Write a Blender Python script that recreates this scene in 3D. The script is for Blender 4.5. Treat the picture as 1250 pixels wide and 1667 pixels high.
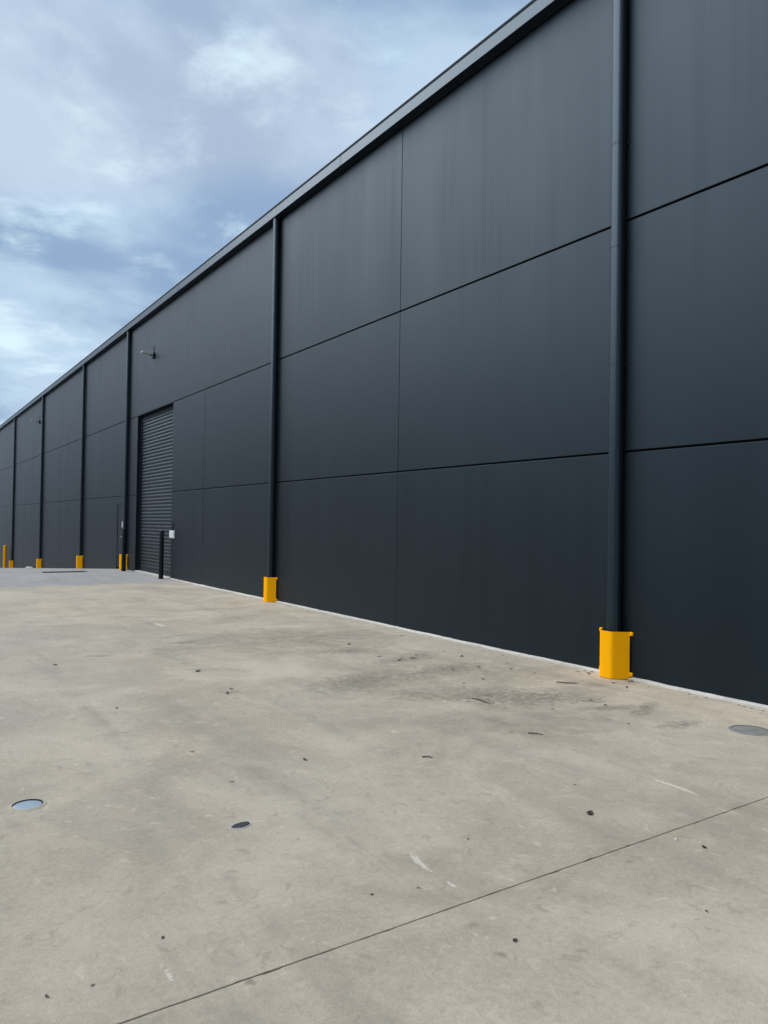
import bpy, bmesh, math, random
from mathutils import Vector, Matrix

R = math.radians
random.seed(11)
scene = bpy.context.scene
for o in list(bpy.data.objects):
    bpy.data.objects.remove(o)
C = scene.collection

# ------------------------------------------------------------------ camera
YAW, PITCH, ROLL, FPX = R(33.272), R(0.924), R(0.840), 1236.4
EYE = 1.6
cam_d = bpy.data.cameras.new('camera')
cam = bpy.data.objects.new('camera', cam_d)
C.objects.link(cam)
cam.location = (0, 0, EYE)
fw = Vector((math.sin(YAW)*math.cos(PITCH), math.cos(YAW)*math.cos(PITCH), math.sin(PITCH)))
rt = Vector((math.cos(YAW), -math.sin(YAW), 0))
up = rt.cross(fw)
r2 = rt*math.cos(ROLL) + up*math.sin(ROLL)
u2 = -rt*math.sin(ROLL) + up*math.cos(ROLL)
m = Matrix((r2, u2, -fw)).transposed()
cam.rotation_euler = m.to_euler()
cam_d.sensor_fit = 'VERTICAL'
cam_d.sensor_height = 36.0
cam_d.sensor_width = 27.0
cam_d.lens = FPX/1667.0*36.0
cam_d.clip_start = 0.05
cam_d.clip_end = 3000
scene.camera = cam

# ------------------------------------------------------------------ light
SUN_EL, SUN_AZ = R(43), R(-55)        # azimuth measured from +Y (along the wall), negative = to the yard side
SUN_STRENGTH, SUN_ANGLE = 1.5, R(70)
SKY_STRENGTH, EXPOSURE = 0.057, 1.55
sd = Vector((math.sin(SUN_AZ)*math.cos(SUN_EL), math.cos(SUN_AZ)*math.cos(SUN_EL), math.sin(SUN_EL)))
sun_d = bpy.data.lights.new('sun', 'SUN')
sun = bpy.data.objects.new('sun', sun_d)
C.objects.link(sun)
sun.location = (0, 0, 30)
sun.rotation_euler = (-sd).to_track_quat('-Z', 'Y').to_euler()
sun_d.energy = SUN_STRENGTH
sun_d.angle = SUN_ANGLE
sun_d.color = (0.95, 0.98, 1.0)

world = bpy.data.worlds.new('World')
scene.world = world
world.use_nodes = True
CL = (21.0, 9.0, 2.2, 14.9)          # where the cloud layer happens to lie
def build_world():
    nt = world.node_tree
    N, L = nt.nodes, nt.links
    N.clear()
    out = N.new('ShaderNodeOutputWorld')
    bg = N.new('ShaderNodeBackground')
    bg.inputs['Strength'].default_value = SKY_STRENGTH
    L.new(bg.outputs[0], out.inputs[0])
    sky = N.new('ShaderNodeTexSky')
    sky.sky_type = 'NISHITA'
    sky.sun_disc = False
    sky.sun_elevation = SUN_EL
    sky.sun_rotation = SUN_AZ
    sky.air_density = 1.0
    sky.dust_density = 0.6
    tc = N.new('ShaderNodeTexCoord')
    sep = N.new('ShaderNodeSeparateXYZ')
    L.new(tc.outputs['Generated'], sep.inputs[0])
    # project the view direction on a cloud layer overhead
    zc = N.new('ShaderNodeMath'); zc.operation = 'MAXIMUM'; zc.inputs[1].default_value = 0.0
    L.new(sep.outputs['Z'], zc.inputs[0])
    za = N.new('ShaderNodeMath'); za.operation = 'ADD'; za.inputs[1].default_value = 0.22
    L.new(zc.outputs[0], za.inputs[0])
    dx = N.new('ShaderNodeMath'); dx.operation = 'DIVIDE'
    dy = N.new('ShaderNodeMath'); dy.operation = 'DIVIDE'
    L.new(sep.outputs['X'], dx.inputs[0]); L.new(za.outputs[0], dx.inputs[1])
    L.new(sep.outputs['Y'], dy.inputs[0]); L.new(za.outputs[0], dy.inputs[1])
    cb = N.new('ShaderNodeCombineXYZ')
    L.new(dx.outputs[0], cb.inputs[0]); L.new(dy.outputs[0], cb.inputs[1])
    def noise(scale, detail, rough, off, dist=0.0):
        mp = N.new('ShaderNodeMapping')
        mp.inputs['Location'].default_value = off
        L.new(cb.outputs[0], mp.inputs[0])
        n = N.new('ShaderNodeTexNoise')
        n.inputs['Scale'].default_value = scale
        n.inputs['Detail'].default_value = detail
        n.inputs['Roughness'].default_value = rough
        n.inputs['Distortion'].default_value = dist
        L.new(mp.outputs[0], n.inputs['Vector'])
        return n
    def ramp(src, stops):
        r = N.new('ShaderNodeValToRGB')
        r.color_ramp.interpolation = 'EASE'
        el = r.color_ramp.elements
        while len(el) < len(stops): el.new(0.5)
        for e, (p, c) in zip(el, stops):
            e.position = p
            e.color = (c[0], c[1], c[2], 1) if hasattr(c, '__len__') else (c, c, c, 1)
        L.new(src, r.inputs[0])
        return r
    def mix(fac, a, b, mode='MIX'):
        x = N.new('ShaderNodeMix'); x.data_type = 'RGBA'; x.blend_type = mode
        if isinstance(fac, float): x.inputs[0].default_value = fac
        else: L.new(fac, x.inputs[0])
        for s, i in ((a, 6), (b, 7)):
            if hasattr(s, '__len__'): x.inputs[i].default_value = (*s, 1)
            else: L.new(s, x.inputs[i])
        return x.outputs[2]
    n1 = noise(1.55, 7.0, 0.52, (CL[0], CL[1], 0.0), 0.2)
    n2 = noise(2.7, 8.0, 0.58, (CL[2], CL[3], 0.0), 0.2)
    n3 = noise(1.1, 3.0, 0.45, (9.2, 4.4, 0.0), 0.2)
    base = mix(0.75, sky.outputs[0], (2.0, 3.2, 4.7))             # thin high cloud over the blue
    cov = ramp(n1.outputs[0], ((0.42, 0.0), (0.60, 1.0)))
    body = mix(cov.outputs[0], (1.72, 2.48, 3.62), (3.3, 4.2, 5.15))   # grey-blue bases to lavender-white tops
    c1 = mix(0.88, base, body)
    pink = ramp(n3.outputs[0], ((0.46, 0.0), (0.60, 1.0)))
    c2 = mix(pink.outputs[0], c1, mix(0.40, c1, (3.65, 4.05, 4.75)))
    br = ramp(n2.outputs[0], ((0.50, 0.0), (0.68, 1.0)))
    c3 = mix(br.outputs[0], c2, mix(0.72, c2, (4.9, 6.1, 6.6)))
    L.new(c3, bg.inputs['Color'])
build_world()

vs = scene.view_settings
scene.display_settings.display_device = 'sRGB'
vs.view_transform = 'Standard'
vs.look = 'None'
vs.gamma = 1.0
vs.use_curve_mapping = False
vs.exposure = EXPOSURE
scene.render.engine = 'CYCLES'
scene.cycles.max_bounces = 6

# ------------------------------------------------------------------ helpers
def px(x, y):
    """direction of a photograph pixel (used only to read real positions off the photo)"""
    return fw*FPX + r2*(x-625) - u2*(y-833.5)
def on_x(x, y, X):
    d = px(x, y); t = X/d.x
    return Vector((X, d.y*t, EYE+d.z*t))
def on_z(x, y, z=0.0):
    d = px(x, y); t = (z-EYE)/d.z
    return Vector((d.x*t, d.y*t, z))

def tag(o, label, cat, group=None):
    o['label'] = label; o['category'] = cat
    if group: o['group'] = group
    return o
def empty(name, loc=(0, 0, 0), parent=None):
    o = bpy.data.objects.new(name, None)
    o.empty_display_size = 0.3
    C.objects.link(o)
    o.location = loc
    if parent: o.parent = parent
    return o
def link(name, me, mat=None, parent=None, loc=None):
    o = bpy.data.objects.new(name, me)
    C.objects.link(o)
    if mat and not me.materials: me.materials.append(mat)
    if parent: o.parent = parent
    if loc is not None: o.location = loc
    return o
def mesh(name, bm, smooth=False):
    me = bpy.data.meshes.new(name)
    bmesh.ops.recalc_face_normals(bm, faces=bm.faces[:])
    bm.to_mesh(me); bm.free()
    if smooth:
        for p in me.polygons: p.use_smooth = True
    return me
def box(bm, x0, x1, y0, y1, z0, z1, bev=0.0, seg=1):
    v = [bm.verts.new(p) for p in ((x0,y0,z0),(x1,y0,z0),(x1,y1,z0),(x0,y1,z0),(x0,y0,z1),(x1,y0,z1),(x1,y1,z1),(x0,y1,z1))]
    fs = [bm.faces.new([v[i] for i in f]) for f in ((0,3,2,1),(4,5,6,7),(0,1,5,4),(1,2,6,5),(2,3,7,6),(3,0,4,7))]
    if bev > 0:
        es = list({e for f in fs for e in f.edges})
        bmesh.ops.bevel(bm, geom=es, offset=bev, segments=seg, affect='EDGES', profile=0.5)
def tube(bm, pts, rad, n=16, cap=True):
    pts = [Vector(p) for p in pts]
    rings = []
    for i, p in enumerate(pts):
        a = pts[max(i-1, 0)]; b = pts[min(i+1, len(pts)-1)]
        t = (b-a).normalized()
        u = t.orthogonal().normalized() if i == 0 else (rings_u - t*rings_u.dot(t)).normalized()
        rings_u = u
        w = t.cross(u)
        r = rad[i] if hasattr(rad, '__len__') else rad
        rings.append([bm.verts.new(p + (u*math.cos(2*math.pi*k/n) + w*math.sin(2*math.pi*k/n))*r) for k in range(n)])
    for a, b in zip(rings, rings[1:]):
        for k in range(n):
            bm.faces.new((a[k], a[(k+1) % n], b[(k+1) % n], b[k]))
    if cap:
        bm.faces.new(rings[0][::-1]); bm.faces.new(rings[-1])
def prism(bm, poly, y0, y1, axis='Y'):
    """extrude a closed polygon (a, b) along an axis"""
    def P(a, b, t):
        return {'Y': (a, t, b), 'Z': (a, b, t), 'X': (t, a, b)}[axis]
    A = [bm.verts.new(P(a, b, y0)) for a, b in poly]
    B = [bm.verts.new(P(a, b, y1)) for a, b in poly]
    n = len(poly)
    bm.faces.new(A); bm.faces.new(B[::-1])
    for i in range(n):
        bm.faces.new((A[i], A[(i+1) % n], B[(i+1) % n], B[i]))
def auto_smooth(o, ang=40):
    for p in o.data.polygons: p.use_smooth = True
    o.data.set_sharp_from_angle(angle=R(ang))

# ------------------------------------------------------------------ materials
class MB:
    """small node-graph builder for one Principled material"""
    def __init__(s, name, coord='Object'):
        s.mat = bpy.data.materials.new(name); s.mat.use_nodes = True
        s.nt = s.mat.node_tree; s.N = s.nt.nodes; s.L = s.nt.links
        s.bsdf = s.N['Principled BSDF']
        s.tc = s.N.new('ShaderNodeTexCoord')
        if coord == 'World':
            g = s.N.new('ShaderNodeNewGeometry'); s.co = g.outputs['Position']
        else:
            s.co = s.tc.outputs[coord]
    def mapping(s, scale=(1, 1, 1), loc=(0, 0, 0), rot=(0, 0, 0)):
        mp = s.N.new('ShaderNodeMapping')
        mp.inputs['Scale'].default_value = scale; mp.inputs['Location'].default_value = loc; mp.inputs['Rotation'].default_value = rot
        s.L.new(s.co, mp.inputs[0]); return mp.outputs[0]
    def noise(s, scale, detail=4, rough=0.55, vec=None, dist=0.0):
        n = s.N.new('ShaderNodeTexNoise')
        n.inputs['Scale'].default_value = scale; n.inputs['Detail'].default_value = detail
        n.inputs['Roughness'].default_value = rough; n.inputs['Distortion'].default_value = dist
        s.L.new(vec or s.co, n.inputs['Vector']); return n.outputs[0]
    def voronoi(s, scale, vec=None, feature='F1'):
        n = s.N.new('ShaderNodeTexVoronoi'); n.feature = feature
        n.inputs['Scale'].default_value = scale
        s.L.new(vec or s.co, n.inputs['Vector']); return n.outputs['Distance']
    def ramp(s, src, stops, interp='LINEAR'):
        r = s.N.new('ShaderNodeValToRGB'); el = r.color_ramp.elements
        r.color_ramp.interpolation = interp
        while len(el) < len(stops): el.new(0.5)
        for e, (p, c) in zip(el, stops):
            e.position = p
            e.color = (c[0], c[1], c[2], 1) if hasattr(c, '__len__') else (c, c, c, 1)
        s.L.new(src, r.inputs[0]); return r.outputs[0]
    def mix(s, fac, a, b, mode='MIX'):
        x = s.N.new('ShaderNodeMix'); x.data_type = 'RGBA'; x.blend_type = mode
        if isinstance(fac, (int, float)): x.inputs[0].default_value = fac
        else: s.L.new(fac, x.inputs[0])
        for v, i in ((a, 6), (b, 7)):
            if hasattr(v, '__len__'): x.inputs[i].default_value = (v[0], v[1], v[2], 1)
            else: s.L.new(v, x.inputs[i])
        return x.outputs[2]
    def math(s, op, a, b=0.0):
        x = s.N.new('ShaderNodeMath'); x.operation = op
        for v, i in ((a, 0), (b, 1)):
            if isinstance(v, (int, float)): x.inputs[i].default_value = v
            else: s.L.new(v, x.inputs[i])
        return x.outputs[0]
    def set(s, key, v):
        if isinstance(v, (int, float)): s.bsdf.inputs[key].default_value = v
        elif hasattr(v, '__len__'): s.bsdf.inputs[key].default_value = (v[0], v[1], v[2], 1)
        else: s.L.new(v, s.bsdf.inputs[key])
    def bump(s, h, strength=0.3, dist=0.01):
        b = s.N.new('ShaderNodeBump'); b.inputs['Strength'].default_value = strength; b.inputs['Distance'].default_value = dist
        s.L.new(h, b.inputs['Height']); s.L.new(b.outputs[0], s.bsdf.inputs['Normal'])

def mat_paint(name, base, rough=0.5, streak=1.0, spec=0.5):
    b = MB(name, 'World')
    st = b.noise(1.0, 5, 0.6, b.mapping((1.0, 2.6, 0.10)))
    st2 = b.noise(1.0, 4, 0.55, b.mapping((1.0, 9.0, 0.22), (0, 3.3, 0)))
    bl = b.noise(0.55, 5, 0.5)
    f = b.math('ADD', b.math('MULTIPLY', st, 0.45), b.math('ADD', b.math('MULTIPLY', st2, 0.25), b.math('MULTIPLY', bl, 0.3)))
    k = 0.22*streak
    col = b.ramp(f, ((0.32, [c*(1-k) for c in base]), (0.68, [c*(1+k) for c in base])))
    fine = b.noise(60, 3, 0.6)
    col = b.mix(0.12, col, b.ramp(fine, ((0.3, [c*0.6 for c in base]), (0.7, [c*1.5 for c in base]))))
    b.set('Base Color', col)
    b.set('Roughness', b.ramp(f, ((0.3, rough-0.06*streak), (0.7, rough+0.06*streak))))
    b.set('Specular IOR Level', spec)
    b.bsdf.inputs['Specular Tint'].default_value = (0.58, 0.81, 1.0, 1)
    b.bump(b.math('ADD', b.math('MULTIPLY', b.noise(90, 3, 0.6), 0.25), b.noise(2.2, 3, 0.5)), 0.10, 0.006)
    return b.mat

M = {}
M['wall'] = mat_paint('charcoal_panel_paint', (0.004, 0.0066, 0.0098), 0.51, 1.0, 0.43)
M['metal'] = mat_paint('charcoal_sheet_metal', (0.010, 0.014, 0.019), 0.45, 0.5, 0.45)
M['slat'] = mat_paint('charcoal_shutter', (0.007, 0.010, 0.014), 0.46, 0.5, 0.34)
M['core'] = mat_paint('dark_joint_backing', (0.008, 0.009, 0.011), 0.8, 0.3, 0.2)
M['black'] = mat_paint('black_powder_coat', (0.007, 0.008, 0.010), 0.5, 0.4, 0.35)
M['pipe'] = mat_paint('charcoal_pipe_paint', (0.007, 0.011, 0.015), 0.45, 0.5, 0.56)
M['gutter'] = mat_paint('gutter_steel', (0.012, 0.018, 0.026), 0.34, 0.4, 0.55)
M['roof'] = mat_paint('grey_roof_sheet', (0.16, 0.18, 0.19), 0.4, 0.6, 0.5)

def mat_yellow():
    b = MB('safety_yellow', 'World')
    n = b.noise(9, 5, 0.6)
    col = b.ramp(n, ((0.3, (0.95, 0.415, 0.001)), (0.7, (1.0, 0.45, 0.001))))
    sc = b.ramp(b.noise(1, 6, 0.7, b.mapping((14, 14, 5))), ((0.66, 0.0), (0.74, 1.0)))
    b.set('Base Color', b.mix(b.math('MULTIPLY', sc, 0.35), col, (0.42, 0.17, 0.02)))
    b.set('Roughness', b.ramp(n, ((0.3, 0.5), (0.7, 0.6))))
    b.set('Specular IOR Level', 0.08)
    b.bump(b.noise(120, 2, 0.5), 0.05, 0.003)
    return b.mat
M['yellow'] = mat_yellow()

def mat_concrete(name, light, mid, dark, grey):
    b = MB(name, 'World')
    big = b.noise(0.28, 4, 0.55, b.mapping((1, 0.8, 1), (4, 2, 0)), 0.6)
    med = b.noise(1.05, 7, 0.62, b.mapping((1.0, 0.8, 1), (1, 9, 0)), 0.7)
    sml = b.noise(5.2, 7, 0.68, b.mapping((1, 0.8, 1), (5, 1, 0)), 0.4)
    fin = b.noise(34, 5, 0.72)
    spk = b.noise(150, 3, 0.65)
    c = b.ramp(med, ((0.36, dark), (0.45, [0.45*p+0.55*q for p, q in zip(dark, mid)]), (0.51, mid), (0.61, light)))
    c = b.mix(b.ramp(big, ((0.42, 0.0), (0.58, 0.85))), c, b.ramp(med, ((0.36, [v*0.76 for v in grey]), (0.62, [v*1.20 for v in grey]))))
    # trowel and wash marks: broken pale and dark flecks
    c = b.mix(b.ramp(sml, ((0.36, 0.62), (0.48, 0.0))), c, [v*0.76 for v in mid])
    c = b.mix(b.ramp(sml, ((0.54, 0.0), (0.70, 0.55))), c, [min(1, v*1.12) for v in light])
    c = b.mix(0.36, c, b.ramp(fin, ((0.34, [v*0.66 for v in mid]), (0.66, [v*1.30 for v in mid]))))
    c = b.mix(0.30, c, b.ramp(spk, ((0.34, [v*0.52 for v in mid]), (0.66, [v*1.42 for v in mid]))))
    fl = b.noise(12, 6, 0.62, b.mapping((1, 0.9, 1), (3, 7, 0)), 0.8)
    c = b.mix(b.ramp(fl, ((0.33, 0.55), (0.42, 0.0))), c, [v*0.66 for v in mid])
    c = b.mix(b.ramp(fl, ((0.60, 0.0), (0.70, 0.5))), c, [min(1, v*1.15) for v in light])
    # small dark spots of dropped oil and rubber
    v = b.voronoi(1.9, b.mapping((1, 1, 1), (0.3, 0.8, 0)))
    sp = b.math('ADD', v, b.math('MULTIPLY', b.noise(26, 4, 0.6), 0.09))
    c = b.mix(b.ramp(sp, ((0.070, 0.50), (0.092, 0.0))), c, [v_*0.42 for v_ in dark])
    # tyre wiping along the drive, in broken bands
    ty = b.noise(1.0, 5, 0.62, b.mapping((2.6, 0.20, 1), (2, 5, 0), (0, 0, R(6))))
    ty = b.math('MULTIPLY', b.ramp(ty, ((0.52, 0.0), (0.66, 0.5))), b.ramp(sml, ((0.36, 1.0), (0.62, 0.25))))
    c = b.mix(ty, c, [v*0.70 for v in grey])
    # pale lime bloom in patches
    bl = b.math('MULTIPLY', b.ramp(b.noise(0.62, 6, 0.6, b.mapping((1, 1, 1), (8, 3, 0)), 0.9), ((0.52, 0.0), (0.66, 0.6))), b.ramp(fin, ((0.35, 0.3), (0.65, 1.0))))
    c = b.mix(bl, c, [min(1, p*1.10) for p in light])
    b.set('Base Color', c)
    b.set('Roughness', b.ramp(med, ((0.36, 0.60), (0.62, 0.84))))
    b.set('Specular IOR Level', 0.35)
    h = b.math('ADD', b.math('MULTIPLY', fin, 0.6), b.math('ADD', b.math('MULTIPLY', spk, 0.35), b.math('MULTIPLY', sml, 0.8)))
    b.bump(h, 0.45, 0.006)
    return b.mat
M['concrete'] = mat_concrete('beige_concrete', (0.530, 0.448, 0.348), (0.432, 0.360, 0.272), (0.278, 0.231, 0.174), (0.358, 0.316, 0.262))
M['concrete_grey'] = mat_concrete('grey_concrete', (0.36, 0.336, 0.318), (0.315, 0.293, 0.278), (0.26, 0.24, 0.228), (0.300, 0.283, 0.273))
M['plinth'] = mat_concrete('pale_grout', (0.54, 0.51, 0.465), (0.47, 0.445, 0.40), (0.30, 0.28, 0.245), (0.47, 0.45, 0.41))

def mat_plain(name, col, rough=0.6, metal=0.0, vary=0.25, scale=8):
    b = MB(name, 'World')
    n = b.noise(scale, 5, 0.6)
    b.set('Base Color', b.ramp(n, ((0.3, [c*(1-vary) for c in col]), (0.7, [min(1, c*(1+vary)) for c in col]))))
    b.set('Roughness', rough); b.set('Metallic', metal)
    b.bump(b.noise(scale*8, 3, 0.6), 0.1, 0.003)
    return b.mat
M['earth'] = mat_plain('gravelly_earth', (0.12, 0.105, 0.085), 0.9, 0, 0.4, 0.6)
M['joint'] = mat_plain('joint_dirt', (0.035, 0.031, 0.026), 0.95, 0, 0.4, 20)
M['white'] = mat_plain('white_plastic', (0.62, 0.64, 0.65), 0.4, 0, 0.08, 14)
M['sign'] = mat_plain('weathered_sign', (0.36, 0.38, 0.40), 0.5, 0, 0.1, 14)
M['lens'] = mat_plain('frosted_lens', (0.55, 0.58, 0.58), 0.25, 0, 0.05, 14)
M['steel'] = mat_plain('worn_bare_steel', (0.60, 0.64, 0.67), 0.30, 1.0, 0.06, 20)
M['rim'] = mat_plain('dark_iron_rim', (0.03, 0.03, 0.032), 0.6, 0, 0.3, 30)
M['lid'] = mat_plain('dull_grey_lid', (0.205, 0.195, 0.180), 0.75, 0, 0.25, 12)
M['leaf'] = mat_plain('dry_brown_leaf', (0.045, 0.028, 0.018), 0.7, 0, 0.45, 60)
M['twig'] = mat_plain('dry_twig', (0.07, 0.055, 0.035), 0.8, 0, 0.4, 60)
M['fragment'] = mat_plain('dusty_leaf_bits', (0.115, 0.095, 0.07), 0.8, 0, 0.4, 60)
M['paper'] = mat_plain('white_scrap', (0.75, 0.75, 0.72), 0.8, 0, 0.08, 60)

def mat_decal(name, col, dens, scale, lo, hi):
    """flat mark worn into the concrete: opaque flecks with a ragged, fading edge"""
    b = MB(name, 'Generated')
    b.set('Base Color', col); b.set('Roughness', 0.8); b.set('Specular IOR Level', 0.2)
    sub = b.N.new('ShaderNodeVectorMath'); sub.operation = 'SUBTRACT'; sub.inputs[1].default_value = (0.5, 0.5, 0.5)
    b.L.new(b.co, sub.inputs[0])
    ml = b.N.new('ShaderNodeVectorMath'); ml.operation = 'MULTIPLY'; ml.inputs[1].default_value = (2, 2, 0)
    b.L.new(sub.outputs[0], ml.inputs[0])
    ln = b.N.new('ShaderNodeVectorMath'); ln.operation = 'LENGTH'; b.L.new(ml.outputs[0], ln.inputs[0])
    g = b.N.new('ShaderNodeNewGeometry')
    n = b.noise(scale, 6, 0.65, g.outputs['Position'])
    e = b.math('SUBTRACT', n, b.math('MULTIPLY', ln.outputs['Value'], 0.32))
    a = b.math('MULTIPLY', b.ramp(e, ((lo, 0.0), (hi, 1.0))), dens)
    b.set('Alpha', a)
    return b.mat
M['scuff'] = mat_decal('pale_scuff', (0.68, 0.60, 0.49), 0.78, 70, 0.11, 0.33)
M['stain'] = mat_decal('dark_rubber_stain', (0.11, 0.105, 0.095), 0.30, 16, 0.18, 0.55)
M['dirt'] = mat_decal('brown_dirt_film', (0.19, 0.175, 0.145), 0.22, 5, 0.14, 0.60)

# ------------------------------------------------------------------ the setting
WX = 6.611                        # outer face of the wall
CREST, SLOPE, FOOT = 25.7, 0.055, 60.0
def gz(y):                        # level of the yard along the wall
    if y <= CREST: return 0.0
    return -SLOPE*(min(y, FOOT)-CREST)

def build_ground():
    bm = bmesh.new()
    ys = [-1500, -30, 20, CREST, FOOT, 90, 1500]
    xs = [-1500, -60, 60, 1500]
    g = [[bm.verts.new((x, y, gz(y)-0.16)) for x in xs] for y in ys]
    for j in range(len(ys)-1):
        for i in range(len(xs)-1):
            bm.faces.new((g[j][i], g[j][i+1], g[j+1][i+1], g[j+1][i]))
    o = link('ground', mesh('ground', bm), M['earth'])
    o['kind'] = 'structure'
    return o
ground = build_ground()

def slab(x0, x1, y0, y1, mat, name='concrete_slab', step=None):
    """one poured bay with slightly ragged sawn edges"""
    bm = bmesh.new()
    near = (y0 > -2 and y0 < 4) or (y1 > -2 and y1 < 4)
    xs = [x0]
    if near and x1 > 0:
        x = max(x0, -1.0)
        if x > x0: xs.append(x)
        while x < x1-0.05: x += 0.035; xs.append(min(x, x1))
        if xs[-1] < x1: xs.append(x1)
    else:
        xs.append(x1)
    rnd = random.Random(int(x0*7+y0*31))
    ja = jb = 0.0
    lo, hi = [], []
    for k, x in enumerate(xs):
        ja = 0.7*ja + rnd.uniform(-1, 1)*0.0012
        jb = 0.7*jb + rnd.uniform(-1, 1)*0.0012
        ca = 0.004 if rnd.random() < 0.05 else 0
        end = k in (0, len(xs)-1)
        lo.append((x, y0 + (0 if end else abs(ja)+ca)))
        hi.append((x, y1 - (0 if end else abs(jb)+ca)))
    def sh(p):                       # the sawn joint does not run quite square to the wall
        return (p[0], p[1]+0.0158*(p[0]-2.5)) if abs(p[1]-JY) < 0.1 else p
    lo = [sh(p) for p in lo]; hi = [sh(p) for p in hi]
    b = 0.0016
    T0 = [bm.verts.new((x, y+b, gz(y))) for x, y in lo]
    T1 = [bm.verts.new((x, y-b, gz(y))) for x, y in hi]
    A0 = [bm.verts.new((x, y, gz(y)-b)) for x, y in lo]
    A1 = [bm.verts.new((x, y, gz(y)-b)) for x, y in hi]
    B0 = [bm.verts.new((x, y, gz(y)-0.14)) for x, y in lo]
    B1 = [bm.verts.new((x, y, gz(y)-0.14)) for x, y in hi]
    for i in range(len(xs)-1):
        bm.faces.new((T0[i], T0[i+1], T1[i+1], T1[i]))
        bm.faces.new((A0[i], A0[i+1], T0[i+1], T0[i]))
        bm.faces.new((T1[i], T1[i+1], A1[i+1], A1[i]))
        bm.faces.new((B0[i], B0[i+1], A0[i+1], A0[i]))
        bm.faces.new((A1[i], A1[i+1], B1[i+1], B1[i]))
    for s in (0, -1):
        bm.faces.new((T0[s], T1[s], A1[s], B1[s], B0[s], A0[s]))
    return link(name, mesh(name, bm), mat, ground)
JY = 2.519
J = 0.0024
GY = 19.62
XB = [(-9.45, -1.8), (-1.8+2*J, WX+0.05)]
for (xa, xb) in XB:
    slab(xa, xb, -16, -5.2-J, M['concrete'])
    slab(xa, xb, -5.2+J, JY-J, M['concrete'])
    slab(xa, xb, JY+J, GY-J, M['concrete'])
    slab(xa, xb, GY+J, CREST-0.001, M['concrete_grey'])
    slab(xa, xb, CREST+0.001, 43.0, M['concrete_grey'])
    slab(xa, xb, 43.0+2*J, FOOT, M['concrete_grey'])
    slab(xa, xb, FOOT+2*J, 84.0, M['concrete_grey'])
# dirt packed in the sawn joint
bm = bmesh.new()
prism(bm, [(x, JY+0.0158*(x-2.5)+d) for x, d in ((-9.4, -J+.0003), (WX, -J+.0003), (WX, J-.0003), (-9.4, J-.0003))], -0.13, -0.016, 'Z')
link('joint_filler', mesh('joint_filler', bm), M['joint'], ground)

# ------------------------------------------------------------------ the warehouse
wh = empty('warehouse', (WX, 20, 0))
tag(wh, 'long dark charcoal warehouse of precast panels with gutter and downpipes', 'warehouse')
def P(o):
    """keep world placement when parenting to the warehouse base"""
    o.location = Vector(o.location) - Vector((WX, 20, 0)); return o
def wpart(name, bm, mat, parent=None, smooth=None):
    me = mesh(name, bm)
    o = link(name, me, mat, parent or wh)
    if parent is None: P(o)
    if smooth: auto_smooth(o, smooth)
    return o

Z1, Z2, ZT = 2.414, 4.908, 7.86
GAP = 0.013
TH = 0.15
DOOR_A, DOOR_B = 20.80, 24.35
DOOR2_A, DOOR2_B = 59.4, 61.6
def panel(y0, y1, z0, z1, jy0=GAP/2, jy1=GAP/2, jz0=0.009, jz1=0.009):
    bm = bmesh.new()
    off = random.uniform(-0.0012, 0.0012)
    box(bm, WX+off, WX+TH, y0+jy0, y1-jy1, z0+jz0, z1-jz1, 0.005, 1)
    wpart('wall_panel', bm, M['wall'])
V = 0.0018
PIPES = [-12.6, -3.05, 5.45, 14.12, 25.34, 32.0, 41.45, 51.4, 62.0]
cols = [-18.0, -12.4, -7.6, -2.85, 1.3, 5.44, 9.70, 14.11, 18.30]
def base_z(y): return gz(y)+0.055
for a, b_ in zip(cols, cols[1:]):
    for k, (za, zb) in enumerate(((0.036, Z1), (Z1, Z2), (Z2, ZT))):
        thin = V if abs(a-9.70) < .01 or abs(b_-9.70) < .01 else GAP/2
        panel(a, b_, za, zb, V if a == 9.70 else GAP/2, V if b_ == 9.70 else GAP/2, 0.0 if k == 0 else 0.011, 0.011)
panel(14.11, 25.50, Z2, ZT)
# (the two bottom panels of that bay, beside the shutter)
panel(18.30, DOOR_A, 0.036, Z1, V, 0, 0, .011); panel(18.30, DOOR_A, Z1, Z2, V, 0, .011, .011)
panel(DOOR_B, 25.50, 0.0, Z1, 0, GAP/2, 0, .011); panel(DOOR_B, 25.50, Z1, Z2, 0, GAP/2, .011, .011)
far = [25.50, 28.9, 32.3, 37.0, 41.75, 46.5, 51.7]
for a, b_ in zip(far, far[1:]):
    if a == 25.50:      # personnel doorway cut in the bottom panel
        panel(a, 25.72, gz(a), Z1, GAP/2, 0, 0, .011)
        panel(25.72, 26.68, 2.17, Z1, 0, 0, 0, .011)
        panel(26.68, b_, gz(b_)-.05, Z1, 0, V, 0, .011)
    else:
        panel(a, b_, gz(b_)-0.05, Z1, V, V, 0, .011)
    panel(a, b_, Z1, Z2, V, V, .011, .011); panel(a, b_, Z2, ZT, V, V, .011, 0)
panel(51.7, DOOR2_A, gz(DOOR2_A)-.05, Z1, V, 0, 0, .011); panel(51.7, DOOR2_A, Z1, Z2, V, 0, .011, .011)
panel(51.7, 62.3, Z2, ZT, V, V, .011, 0)
panel(DOOR2_B, 62.3, gz(62)-.05, Z1, 0, V, 0, .011); panel(DOOR2_B, 62.3, Z1, Z2, 0, V, .011, .011)
for a, b_ in ((62.3, 70.0), (70.0, 78.0)):
    for za, zb in ((gz(70)-.05, Z1), (Z1, Z2), (Z2, ZT)): panel(a, b_, za, zb, V, V, .011 if za > 0 else 0, .011)

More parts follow.
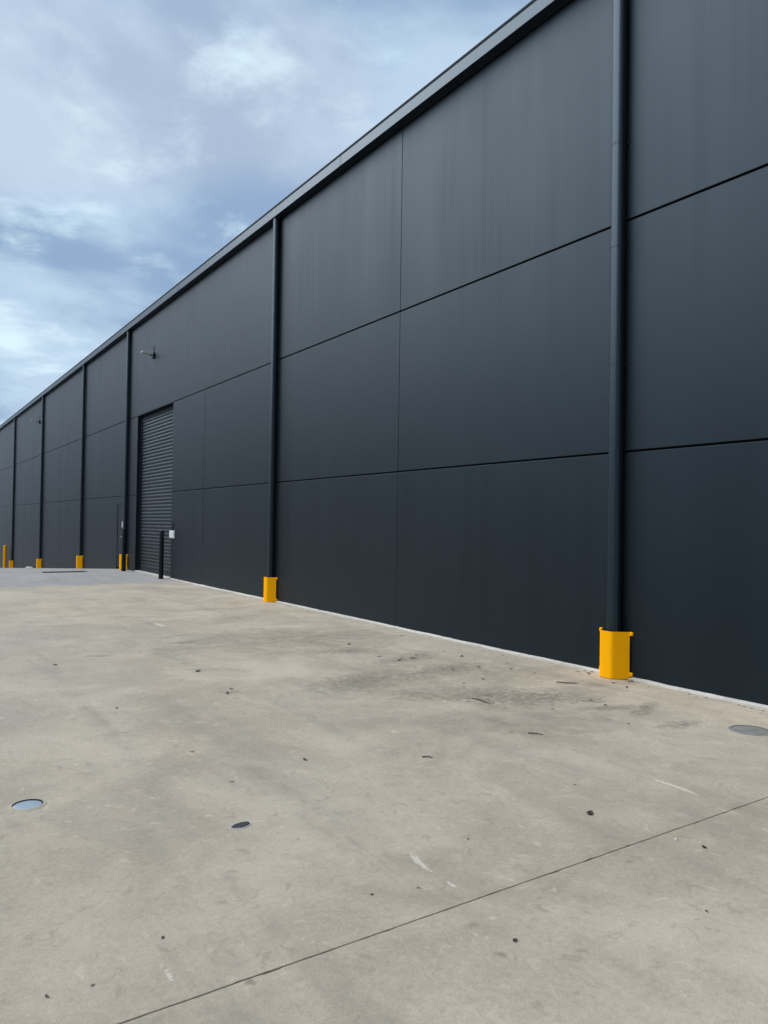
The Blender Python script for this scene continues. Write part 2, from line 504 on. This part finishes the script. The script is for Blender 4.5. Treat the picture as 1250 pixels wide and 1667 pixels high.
# dark mass of the building behind the panels, roof, gutter
bm = bmesh.new(); box(bm, WX+0.30, 46, -18, 78, -2.2, ZT-0.05)
wpart('wall_core', bm, M['core'])
bm = bmesh.new()                     # sealant and packing seen through the joints
for (a, b_, za, zb) in ((-18, DOOR_A-.02, 0, ZT-.1), (DOOR_A-.02, DOOR_B+.02, Z2+.03, ZT-.1), (DOOR_B+.02, 25.70, -.02, ZT-.1), (25.70, 26.70, 2.2, ZT-.1),
                        (26.70, DOOR2_A-.02, -1.8, ZT-.1), (DOOR2_A-.02, DOOR2_B+.02, Z2+.03, ZT-.1), (DOOR2_B+.02, 77.9, -2, ZT-.1)):
    box(bm, WX+0.032, WX+0.06, a, b_, za, zb)
wpart('joint_sealant', bm, M['core'])
GB, GT, GP = 7.80, 8.005, 0.155
bm = bmesh.new()
prof = [(WX-0.004, GB), (WX-GP, GB), (WX-GP, GT-0.040), (WX-GP+0.014, GT-0.036), (WX-GP+0.014, GT),
        (WX-GP+0.026, GT), (WX-GP+0.026, GB+0.012), (WX-0.004, GB+0.012)]
prism(bm, prof, -18, 78)
gut = wpart('gutter', bm, M['gutter'])
for gy in (-9, 2.2, 11.4, 20.1, 29.4, 38.6, 47.9, 57.1, 66.0):
    bm = bmesh.new(); box(bm, WX-GP-0.003, WX-GP+.002, gy-0.03, gy+0.03, GB+0.005, GT-0.043)
    wpart('joint_strap', bm, M['gutter'], gut)
bm = bmesh.new(); box(bm, WX-GP-0.006, WX-GP+0.0138, -18, 78, GT-0.034, GT+0.002)
wpart('gutter_bead', bm, M['core'], gut)
bm = bmesh.new()
prism(bm, [(WX-0.10, GT+0.005), (WX-0.10, GT+0.02), (26.3, GT+0.90), (46.2, GT-0.1), (46.2, GT-0.15), (26.3, GT+0.85)], -18.2, 78.2)
wpart('roof', bm, M['roof'])
bm = bmesh.new(); box(bm, WX-0.02, WX+0.32, -18.1, 78.1, ZT+0.002, GT+0.0)
wpart('eave_flashing', bm, M['metal'])

# pale grout strip the panels stand on
def strip(y0, y1):
    bm = bmesh.new()
    n = max(2, int((y1-y0)/0.12)); rnd = random.Random(int(y0*10))
    rows = []
    hh = dd = 0
    for k in range(n+1):
        y = y0+(y1-y0)*k/n
        hh = .8*hh+rnd.uniform(-1, 1)*.004; dd = .8*dd+rnd.uniform(-1, 1)*.011
        z = gz(y)
        rows.append([bm.verts.new(p) for p in ((WX-0.036+dd, y, z-0.03), (WX-0.030+dd, y, z+0.012+hh), (WX-0.003, y, z+0.033+min(hh, .002)), (WX+0.10, y, z+0.034), (WX+0.10, y, z-0.03))])
    for a, b_ in zip(rows, rows[1:]):
        for i in range(4): bm.faces.new((a[i], b_[i], b_[i+1], a[i+1]))
    bm.faces.new(rows[0]); bm.faces.new(rows[-1][::-1])
    wpart('grout_strip', bm, M['plinth'])
for a, b_ in zip(cols+[DOOR_A], cols[1:]+[DOOR_A]):
    if b_ > a: strip(a+.003, b_-.003)

# roller shutters: curved slats one by one
def slat_mesh(w, pitch):
    bm = bmesh.new()
    prof = []
    for k in range(7):
        t = k/6
        prof.append((-0.013*math.sin(math.pi*t)**0.8 if 0 < t < 1 else 0.0, t*(pitch-0.012)))
    pro = prof + [(0.0, pitch-0.0005), (0.006, pitch-0.0005), (0.006, 0.0)]
    prism(bm, pro, 0, w)
    return mesh('slat', bm)
PITCH_S = 0.103
def shutter(ya, yb, z0, ztop, sm):
    X = WX+0.135
    bm = bmesh.new()
    for s, y in ((1, ya), (-1, yb)):       # guides each side
        y0, y1 = (y+.001, y+0.07) if s > 0 else (y-0.07, y-.001)
        box(bm, X-0.030, X+0.045, y0, y1, z0+0.002, ztop-.002, 0.003)
    box(bm, X+0.06, X+0.10, ya-.01, yb+.01, z0-.1, ztop+.05)
    d = wpart('roller_door', bm, M['metal'])
    d['label'] = 'dark ribbed roller shutter door, closed'
    bm = bmesh.new(); box(bm, X-0.01, X+0.05, ya+.001, yb-.001, ztop-0.20, ztop+.03, 0.004)
    wpart('head_rail', bm, M['core'], d)
    bm = bmesh.new(); box(bm, X-0.022, X+0.03, ya+0.04, yb-0.04, z0+0.035, z0+0.13, 0.004)
    wpart('bottom_rail', bm, M['slat'], d)
    me = slat_mesh(yb-ya-0.10, PITCH_S)
    z = z0+0.133
    while z < ztop-0.22:
        s = link('slat', me, sm, d, (X, ya+0.05, z)); z += PITCH_S
    bm = bmesh.new(); box(bm, WX-0.012, WX+0.25, ya+.004, yb-.004, z0-.02, z0+0.034, 0.006)
    wpart('door_sill', bm, M['plinth'], d)
    bm = bmesh.new()
    for (y0, y1) in ((ya-.02, ya-.0005), (yb+.0005, yb+.02)):     # reveal linings
        box(bm, WX+.004, WX+0.26, y0, y1, z0+.002, ztop)
    box(bm, WX+.004, WX+.26, ya, yb, ztop+.006, ztop+.02)
    wpart('door_reveal', bm, M['metal'], d)
shutter(DOOR_A, DOOR_B, 0.0, Z2-0.006, M['slat'])
shutter(DOOR2_A, DOOR2_B, gz(DOOR2_A), Z2-0.006, M['slat'])

# personnel door
bm = bmesh.new(); box(bm, WX+0.012, WX+0.06, 25.765, 26.635, 0.02, 2.12, 0.003)
pd = wpart('personnel_door', bm, M['wall'])
bm = bmesh.new()
box(bm, WX-0.002, WX+0.12, 25.723, 25.762, 0.0, 2.165, 0.003); box(bm, WX-0.002, WX+0.12, 26.638, 26.677, -0.005, 2.165, 0.003); box(bm, WX-0.002, WX+0.12, 25.762, 26.638, 2.125, 2.165, 0.003)
wpart('door_frame', bm, M['wall'], pd)
bm = bmesh.new(); box(bm, WX-0.01, WX+0.011, 25.83, 25.89, 0.98, 1.14, 0.004); tube(bm, [(WX-0.01, 25.86, 1.06), (WX-0.05, 25.86, 1.06), (WX-0.05, 25.99, 1.06)], 0.010, 10)
wpart('door_handle', bm, M['steel'], pd)
bm = bmesh.new(); box(bm, WX+0.004, WX+0.011, 25.92, 26.08, 1.36, 1.56, 0.002)
sg = wpart('door_sign', bm, M['sign'], pd); sg['label'] = 'small pale sign plate'

# downpipes
def rsq(x0, x1, w, r, n=5):
    """rounded rectangle: x0..x1 off the wall, w wide along it"""
    pts = []
    for cx, cy, a0 in ((x1-r, w/2-r, 0), (x0+r, w/2-r, 90), (x0+r, -w/2+r, 180), (x1-r, -w/2+r, 270)):
        for k in range(n+1):
            t = R(a0+90*k/n); pts.append((cx+r*math.cos(t), cy+r*math.sin(t)))
    return pts
def downpipe(y):
    z0 = gz(y)+0.03
    bm = bmesh.new()
    prism(bm, [(WX+a, y+c) for a, c in rsq(-0.128, -0.012, 0.142, 0.046)], z0, GB+0.004, 'Z')
    p = wpart('downpipe', bm, M['pipe'], None, 40)
    for zb in (1.28, 3.35, 5.75):
        bm = bmesh.new()
        prism(bm, [(WX+a, y+c) for a, c in rsq(-0.1305, -0.0095, 0.147, 0.048)], zb-0.016, zb+0.016, 'Z')
        box(bm, WX-0.0095, WX+.0015, y-0.095, y+0.095, zb-0.015, zb+0.015)
        wpart('pipe_bracket', bm, M['metal'], p)
    bm = bmesh.new(); prism(bm, [(WX+a, y+c) for a, c in rsq(-0.1315, -0.009, 0.149, 0.048)], 4.62, 4.70, 'Z')
    wpart('pipe_coupling', bm, M['pipe'], p, 40)
for y in PIPES: downpipe(y)

# ------------------------------------------------------------------ unseen building added across the yard, its shade and reflection darken the lower wall
def added_neighbour(loc, rz, length, depth, h, label):
    n = empty('warehouse', loc); n.rotation_euler.z = rz
    bm = bmesh.new()
    k = int(length/8.4)
    for i in range(k):
        for za, zb in ((-2.3, 2.41), (2.43, 4.90), (4.92, h)):
            box(bm, -0.15, 0.0, i*8.4+.01, (i+1)*8.4-.01, za, zb, 0.01)
    link('panel_wall', mesh('panel_wall', bm), M['wall'], n)
    bm = bmesh.new(); box(bm, -depth, -0.16, 0.05, k*8.4-.05, -2.3, h-.05)
    link('wall_core', mesh('wall_core', bm), M['core'], n)
    bm = bmesh.new(); prism(bm, [(0.18, h-.02), (0.18, h+.22), (-depth/2, h+1.0), (-depth-.1, h+.2), (-depth-.1, h)], -.1, k*8.4+.1)
    link('roof', mesh('roof', bm), M['metal'], n)
    for i in range(k+1):
        bm = bmesh.new(); tube(bm, [(0.09, i*8.4+(.2 if i == 0 else -.2), gz(-14+i*8.4)-.02), (0.09, i*8.4+(.2 if i == 0 else -.2), h-.02)], 0.074, 16)
        link('downpipe', mesh('downpipe', bm), M['metal'], n)
    tag(n, label, 'warehouse')
added_neighbour((-9.5, -14, gz(0)-0.02), 0, 100, 30, 9.0, 'unseen dark charcoal warehouse added across the yard to shade the long wall')

# ------------------------------------------------------------------ pipe guards
def guard(y, label, zb=None, h=0.50, p=0.178, group='yellow pipe guards along the wall'):
    zg = gz(y) if zb is None else zb
    g = empty('pipe_guard', (WX, y, zg))
    a, t = 0.080, 0.006
    wing = 0.108
    out = [(-0.022, -a-wing), (-p, -a), (-p, a), (-0.022, a+wing)]
    inn = [(-0.022+t*.4, -a-wing+t), (-p+t, -a+t*.45), (-p+t, a-t*.45), (-0.022+t*.4, a+wing-t)]
    bm = bmesh.new()
    # rounded folds
    def rounded(pts, r):
        res = [pts[0]]
        for q0, q1, q2 in zip(pts, pts[1:], pts[2:]):
            a0 = Vector(q0); b0 = Vector(q1); c0 = Vector(q2)
            s0 = b0+(a0-b0).normalized()*r; s1 = b0+(c0-b0).normalized()*r
            for k in range(7):
                u = k/6; res.append(tuple((s0*(1-u)+b0*u)*(1-u)+(b0*(1-u)+s1*u)*u))
        return res+[pts[-1]]
    o_, i_ = rounded(out, 0.030), rounded(inn, 0.027)
    prism(bm, o_+i_[::-1], 0.006, h, 'Z')
    pl = link('shield_plate', mesh('shield_plate', bm), M['yellow'], g); auto_smooth(pl, 25)
    for s in (-1, 1):
        for z in (0.055, h-0.019):
            bm = bmesh.new()
            y0, y1 = sorted((s*(a+wing-0.012), s*(a+wing+0.034)))
            box(bm, -0.024, -0.001, y0, y1, z-0.02, z+0.02, 0.006, 2)
            tb = link('fixing_tab', mesh('fixing_tab', bm), M['yellow'], g)
            bm = bmesh.new(); yc = s*(a+wing+0.018)
            tube(bm, [(-0.020, yc, z), (-0.029, yc, z)], 0.006, 6)
            link('bolt', mesh('bolt', bm), M['yellow'], tb)
    tag(g, label, 'pipe guard', group)
    return g
guard(5.47, 'bright yellow folded steel guard around the downpipe beside the dull grey round cover', None, 0.50)
guard(14.14, 'yellow steel guard at the downpipe between the shutter door and the first long bay', None, 0.50)
guard(25.38, 'yellow guard half hidden behind a black bollard beside the roller shutter', None, 0.50, 0.21)
guard(32.03, 'yellow guard on the first downpipe down the ramp past the personnel door', None, 0.52, 0.21)
guard(41.5, 'yellow guard on the middle downpipe of the ramp, below a wall light', None, 0.48, 0.22)
guard(51.45, 'small far yellow guard next to the tall yellow bollard', None, 0.46, 0.23)

# ------------------------------------------------------------------ bollards
def bollard(x, y, h, r, mat, label, group=None):
    b = empty('bollard', (x, y, gz(y)))
    bm = bmesh.new()
    tube(bm, [(0, 0, -0.01), (0, 0, h-0.02), (0, 0, h-0.008), (0, 0, h)], [r, r, r*0.96, r*0.82], 24)
    p = link('post', mesh('post', bm), mat, b); auto_smooth(p, 40)
    bm = bmesh.new(); tube(bm, [(0, 0, 0.0005), (0, 0, 0.012)], r*1.25, 24)
    f = link('base_flange', mesh('base_flange', bm), mat, b); auto_smooth(f, 40)
    tag(b, label, 'bollard', group)
q = on_z(262.5, 942)
bollard(q.x-0.03, q.y-0.06, 1.34, 0.064, M['black'], 'black steel bollard beside the white control box at the roller shutter', 'black bollards at the shutter door')
q = on_z(201, 929)
bollard(q.x-.05, q.y-.2, 1.34, 0.064, M['black'], 'black steel bollard in front of a yellow pipe guard', 'black bollards at the shutter door')
d = px(7.5, 925); yb = 53.2
bollard(d.x/d.y*yb, yb, 1.42, 0.10, M['yellow'], 'tall yellow bollard at the low end of the ramp')

# ------------------------------------------------------------------ wall fittings
def wall_light(y, z, label, s=1.0):
    l = empty('wall_light', (WX, y, z))
    bm = bmesh.new(); box(bm, -0.07*s, 0.0, -0.09*s, 0.09*s, -0.10*s, 0.10*s, 0.012, 2)
    link('mounting_box', mesh('mounting_box', bm), M['black'], l)
    bm = bmesh.new(); tube(bm, [(-0.05*s, 0, 0), (-0.14*s, 0, 0.0), (-0.20*s, 0, 0.05*s)], 0.022*s, 12)
    link('arm', mesh('arm', bm), M['black'], l)
    bm = bmesh.new()
    prism(bm, [(-0.16*s, 0.02*s), (-0.20*s, 0.075*s), (-0.30*s, 0.105*s), (-0.42*s, 0.115*s), (-0.45*s, 0.095*s), (-0.44*s, 0.07*s), (-0.30*s, 0.045*s)], -0.13*s, 0.13*s)
    hd = link('lamp_head', mesh('lamp_head', bm), M['white'], l)
    bm = bmesh.new(); prism(bm, [(-0.43*s, 0.066*s), (-0.30*s, 0.043*s), (-0.22*s, 0.033*s), (-0.30*s, 0.030*s), (-0.425*s, 0.055*s)], -0.115*s, 0.115*s)
    link('lens', mesh('lens', bm), M['lens'], hd)
    bm = bmesh.new(); tube(bm, [(-0.010, 0.02, 0.09*s), (-0.010, 0.02, 0.36*s)], 0.008, 8)
    link('conduit', mesh('conduit', bm), M['metal'], l)
    tag(l, label, 'wall light', 'wall lights on the warehouse')
q = on_x(251, 579, WX); wall_light(q.y, q.z, 'pale floodlight on a dark arm above the roller shutter', 0.85)
q = on_x(65, 687, WX); wall_light(q.y, q.z, 'small distant floodlight high on the wall over the ramp', 0.9)
q = on_x(281.3, 870, WX)
cb = empty('control_box', (WX, q.y, q.z))
bm = bmesh.new(); box(bm, -0.040, -0.001, -0.20, 0.20, -0.105, 0.105, 0.008, 2)
link('case', mesh('case', bm), M['white'], cb)
bm = bmesh.new(); box(bm, -0.046, -0.0405, -0.18, 0.18, -0.088, 0.088, 0.003)
link('front_lid', mesh('front_lid', bm), M['white'], cb)
bm = bmesh.new(); tube(bm, [(-0.018, 0, 0.10), (-0.018, 0, 0.34)], 0.011, 8)
link('conduit', mesh('conduit', bm), M['metal'], cb)
tag(cb, 'white control box on the wall at the edge of the roller shutter', 'control box')

# ------------------------------------------------------------------ things set in the yard
def round_lid(q, r, matl, label, name, up_, rim_mat):
    l = empty(name, (q.x, q.y, 0))
    n = 40
    def lathe(part, prof, mat, parent, cap=False):
        bm = bmesh.new(); rs = []
        for rr, z in prof: rs.append([bm.verts.new((rr*math.cos(2*math.pi*k/n), rr*math.sin(2*math.pi*k/n), z)) for k in range(n)])
        for a, b_ in zip(rs, rs[1:]):
            for k in range(n): bm.faces.new((a[k], a[(k+1) % n], b_[(k+1) % n], b_[k]))
        if cap: bm.faces.new(rs[-1])
        o = link(part, mesh(part, bm), mat, parent); auto_smooth(o, 30); return o
    o = lathe('rim', [(r+0.030, -0.002), (r+0.012, up_), (r+0.0045, up_)], rim_mat, l)
    lathe('seat_ring', [(r+0.0044, up_-0.0002), (r+0.0040, 0.0016), (r-0.004, 0.0012)], M['rim'], o)
    lathe('lid', [(r, 0.0014), (r-0.002, 0.0024), (r*0.86, 0.0028), (r*0.3, 0.0030)], matl, l, True)
    tag(l, label, 'cover')
round_lid(on_z(45, 1311), 0.076, M['steel'], 'small round shiny steel lid set in the concrete', 'service_cover', 0.007, M['concrete'])
round_lid(on_z(1222, 1189), 0.140, M['lid'], 'dull grey round cover in the paving near the wall', 'access_cover', 0.004, M['lid'])

# storm water grate by the crest of the ramp
q = on_z(105, 931.3)
gr = empty('drain_grate', (q.x, q.y, 0)); gr.rotation_euler.z = R(0)
bm = bmesh.new()
W2, D2 = 0.62, 0.22
box(bm, -W2, W2, -D2, -D2+.04, 0.001, 0.012); box(bm, -W2, W2, D2-.04, D2, 0.001, 0.012); box(bm, -W2, -W2+.04, -D2+.04, D2-.04, 0.001, 0.012); box(bm, W2-.04, W2, -D2+.04, D2-.04, 0.001, 0.012)
link('frame', mesh('frame', bm), M['rim'], gr)
bm = bmesh.new(); box(bm, -W2+.04, W2-.04, -D2+.04, D2-.04, 0.0008, 0.0025)
link('pit', mesh('pit', bm), M['core'], gr)
bm = bmesh.new(); box(bm, -0.006, 0.006, -D2+.041, D2-.041, 0.003, 0.0105)
gb = mesh('bar', bm)
x = -W2+.075
while x < W2-.06:
    link('bar', gb, M['rim'], gr, (x, 0, 0)); x += 0.035
tag(gr, 'dark rectangular drain grate in the grey concrete before the ramp', 'drain grate')

# small tapered dark plug in a chipped hollow
q = on_z(392, 1343.5)
pg = empty('floor_plug', (q.x, q.y, 0)); pg.rotation_euler.z = R(14)
def outline(n, rx, ry, rnd, jit): return [((rx*(1+rnd.uniform(-jit, jit)))*math.cos(2*math.pi*k/n), (ry*(1+rnd.uniform(-jit, jit)))*math.sin(2*math.pi*k/n)) for k in range(n)]
rnd = random.Random(5)
bm = bmesh.new(); o_ = outline(22, 0.066, 0.042, rnd, .10)
A = [bm.verts.new((a, b_, 0.0010)) for a, b_ in o_]; B = [bm.verts.new((a*.93, b_*.9, 0.0045)) for a, b_ in o_]; D_ = [bm.verts.new((a*.78, b_*.7, 0.0012)) for a, b_ in o_]
for u, v in ((A, B), (B, D_)):
    for k in range(22): bm.faces.new((u[k], u[(k+1) % 22], v[(k+1) % 22], v[k]))
link('chipped_edge', mesh('chipped_edge', bm), M['plinth'], pg)
bm = bmesh.new(); A = [bm.verts.new((a*.86, b_*.8, 0.0018)) for a, b_ in o_]; B = [bm.verts.new((a*.7, b_*.6, 0.0042)) for a, b_ in o_]
for k in range(22): bm.faces.new((A[k], A[(k+1) % 22], B[(k+1) % 22], B[k]))
bm.faces.new(B)
link('plug', mesh('plug', bm), M['rim'], pg)
tag(pg, 'small dark oval plug with a pale chipped edge in the concrete', 'floor plug')

# pale block at the foot of the far wall
q = on_x(48, 925, WX-0.18)
bm = bmesh.new(); box(bm, -0.13, 0.13, -0.45, 0.45, -0.02, 0.11, 0.02, 2)
o = link('kerb_block', mesh('kerb_block', bm), M['plinth'], None, (q.x, q.y, gz(q.y)-0.05))
tag(o, 'short pale concrete block at the wall foot between two yellow guards', 'block')

# marks on the concrete (flat)
slab0 = ground
def mark(name, pts, w, mat, z=0.0016):
    """flat ragged mark along a polyline of photo pixels"""
    P_ = [on_z(*p) for p in pts]
    rnd = random.Random(len(pts)*17+int(pts[0][0]))
    bm = bmesh.new(); rows = []
    n = 14
    L_ = [P_[0]]
    for i in range(n+1):
        t = i/n*(len(P_)-1); k = min(int(t), len(P_)-2); f = t-k
        c = P_[k].lerp(P_[k+1], f); tg = (P_[k+1]-P_[k]).normalized(); nm = Vector((-tg.y, tg.x, 0))
        ww = w*(0.35+0.65*math.sin(math.pi*(i+.5)/(n+1))**.6)*rnd.uniform(.7, 1.2)
        rows.append((bm.verts.new((c.x+nm.x*ww, c.y+nm.y*ww, z)), bm.verts.new((c.x-nm.x*ww, c.y-nm.y*ww, z))))
    for a, b_ in zip(rows, rows[1:]): bm.faces.new((a[0], a[1], b_[1], b_[0]))
    return link(name, mesh(name, bm), mat, ground)
mark('scuff_mark', [(1052, 1262), (1072, 1272), (1110, 1284), (1142, 1299)], 0.022, M['scuff'])
mark('scuff_mark', [(666, 1384), (680, 1404), (700, 1420), (712, 1425)], 0.017, M['scuff'])
mark('scuff_mark', [(728, 1436), (744, 1447)], 0.014, M['scuff'])
mark('scuff_mark', [(248, 1014), (272, 1021)], 0.06, M['scuff'])
mark('scuff_mark', [(268, 1578), (282, 1600)], 0.010, M['scuff'])
zz = 0.0019
def blotch(x, y, rx, ry, mat, name='stain'):
    global zz
    q = on_z(x, y); bm = bmesh.new(); rnd = random.Random(int(x*3+y))
    zz += 0.00006
    bm.faces.new([bm.verts.new((a, b_, 0)) for a, b_ in outline(26, rx, ry, rnd, .12)])
    o = link(name, mesh(name, bm), mat, ground, (q.x, q.y, zz)); o.rotation_euler.z = rnd.uniform(-.5, .5)
    return o
for a in ((770, 1506, .06, .022), (815, 1554, .03, .03), (945, 1549, .03, .02), (1025, 1403, .03, .02), (965, 1141, .16, .10), (1000, 1152, .35, .12), (1050, 1155, .4, .1),
          (925, 1112, .22, .07), (680, 1068, .5, .25), (640, 1076, .35, .2), (725, 1090, .6, .3), (560, 1060, .5, .3), (300, 1046, .3, .12), (375, 1127, .13, .07),
          (160, 1068, .2, .1), (1110, 1180, .35, .12), (870, 1140, .7, .35), (780, 1130, .9, .4), (590, 1110, .8, .4)):
    blotch(*a, M['stain'])
for a in ((700, 1110, 1.6, .9), (880, 1170, 1.0, .5), (480, 1040, 2.2, 1.2), (960, 1120, .8, .35)):
    blotch(*a, M['dirt'], 'dirt_film')

# dry leaves and twigs
def leaf(x, y, L_, label, rz, group='dry leaves on the concrete', mat='leaf'):
    q = on_z(x, y); rnd = random.Random(int(x+y))
    bm = bmesh.new(); n = 7; rows = []
    for i in range(n+1):
        t = i/n; w = L_*0.34*math.sin(math.pi*min(.97, t*.9+.06))**.8*rnd.uniform(.8, 1.15)
        x_ = (t-.5)*L_; lift = L_*0.10*(2*t-1)**2+0.002
        rows.append([bm.verts.new((x_, w, lift+L_*.09+rnd.uniform(0, L_*.05))), bm.verts.new((x_, 0, lift)), bm.verts.new((x_, -w, lift+L_*.05+rnd.uniform(0, L_*.06)))])
    for a, b_ in zip(rows, rows[1:]):
        for k in range(2): bm.faces.new((a[k], b_[k], b_[k+1], a[k+1]))
    tube(bm, [(L_*.5, 0, L_*.16), (L_*.72, L_*.05, L_*.03)], 0.0012, 5)
    o = link('dry_leaf', mesh('dry_leaf', bm, True), M[mat], None, (q.x, q.y, 0.0005))
    o.rotation_euler.z = rz
    tag(o, label, 'leaf', group)
leaf(960, 1325, .055, 'largest dry brown leaf, curled on open concrete beyond the sawn joint', .4)
leaf(1146, 1380, .030, 'small dark dry leaf beside a white speck near the sawn joint', 1.0)
leaf(838, 1532, .024, 'small dark dry leaf between two grey stains on the near slab', .2)
for i, (x, y, s) in enumerate(((605, 1457, .020), (762, 1367, .018), (681, 1446, .016), (265, 1527, .022), (76, 1623, .022), (150, 1605, .018), (496, 1237, .05), (378, 1273, .03), (370, 1129, .06), (376, 1122, .05), (322, 1093, .09), (190, 1153, .04), (313, 1224, .03), (1150, 1484, .02), (935, 1278, .022), (1020, 1119, .06), (998, 1112, .06), (985, 1148, .05), (650, 1075, .07), (672, 1072, .08), (568, 1049, .08), (90, 1083, .07))):
    q = on_z(x, y)
    if q.y < JY: lb, gp = 'tiny dark leaf bit on the slab across the sawn joint from the steel lid', 'leaf bits across the sawn joint'
    elif q.y < 7.0 and q.x < 4.0: lb, gp = 'tiny leaf bit on the open concrete around the steel lid and oval plug', 'leaf bits on the open concrete'
    elif q.x > 4.6: lb, gp = 'small leaf bit in the stained strip along the foot of the wall', 'leaf bits along the wall'
    else: lb, gp = 'small leaf bit on the beige concrete before the grey paving', 'leaf bits toward the grey paving'
    leaf(x, y, s*.75, lb, i*1.3, gp, 'leaf' if i < 4 else 'fragment')
def twig(x0, y0, x1, y1, label):
    a, b_ = on_z(x0, y0), on_z(x1, y1); rnd = random.Random(int(x0))
    pts = []
    for i in range(6):
        t = i/5; p = (b_-a)*t
        pts.append((p.x+rnd.uniform(-.006, .006), p.y+rnd.uniform(-.006, .006), .005+.004*math.sin(3*t)))
    bm = bmesh.new(); tube(bm, pts, [.004, .005, .0045, .004, .0035, .002], 6)
    bm2 = pts[3]; tube(bm, [bm2, (bm2[0]+.02, bm2[1]+.025, .008)], [.003, .0015], 5)
    o = link('twig', mesh('twig', bm, True), M['twig'], None, (a.x, a.y, 0)); tag(o, label, 'twig', 'twigs on the concrete')
twig(768, 1137, 798, 1146, 'longer dry twig lying on the concrete out from the yellow guard')
twig(860, 1194, 884, 1197, 'short dry twig on stained grey concrete')
twig(686, 1233, 704, 1234, 'short dry twig on clean beige concrete')
twig(905, 1111, 940, 1114, 'dark twig among dirt near the foot of the wall')
q = on_z(1100, 1366.5)
bm = bmesh.new(); box(bm, -.007, .007, -.005, .005, 0.0003, .004, .001)
o = link('paper_scrap', mesh('paper_scrap', bm), M['paper'], None, (q.x, q.y, 0)); tag(o, 'tiny white scrap on the concrete by the sawn joint', 'scrap')

# fine litter of leaf bits and grit blown against the foot of the wall
def litter():
    rnd = random.Random(77)
    bm = bmesh.new()
    spots = []
    for _ in range(150):                                   # thin drift along the wall
        y = rnd.uniform(2.6, 17.5); spots.append((WX-0.045-abs(rnd.gauss(0, 0.10)), y, rnd.uniform(.008, .022)))
    for _ in range(40):                                    # heap beside the near guard
        spots.append((WX-0.05-abs(rnd.gauss(0, .09)), 5.47+rnd.choice((-1, 1))*(.20+abs(rnd.gauss(0, .10))), rnd.uniform(.010, .026)))
    for _ in range(34):                                    # scattered out over the stained strip
        spots.append((5.55+rnd.gauss(0, .38), 6.9+rnd.gauss(0, 1.5), rnd.uniform(.012, .034)))
    for x, y, L_ in spots:
        if x > WX-.04: x = WX-.045
        a = rnd.uniform(0, 6.28); u = Vector((math.cos(a), math.sin(a), 0))*L_; v = Vector((-math.sin(a), math.cos(a), 0))*L_*rnd.uniform(.2, .5)
        c = Vector((x, y, 0.003)); k = L_*rnd.uniform(.1, .35)
        p = [c-u, c-v*1+Vector((0, 0, k*.5)), c+u, c+v+Vector((0, 0, k))]
        q = [bm.verts.new(t) for t in p]; m0 = bm.verts.new(c+Vector((0, 0, .001)))
        for i in range(4): bm.faces.new((q[i], q[(i+1) % 4], m0))
    o = link('leaf_litter', mesh('leaf_litter', bm), M['fragment'])
    o['kind'] = 'stuff'
    tag(o, 'thin drift of dry leaf bits along the foot of the wall', 'leaf litter')
litter()
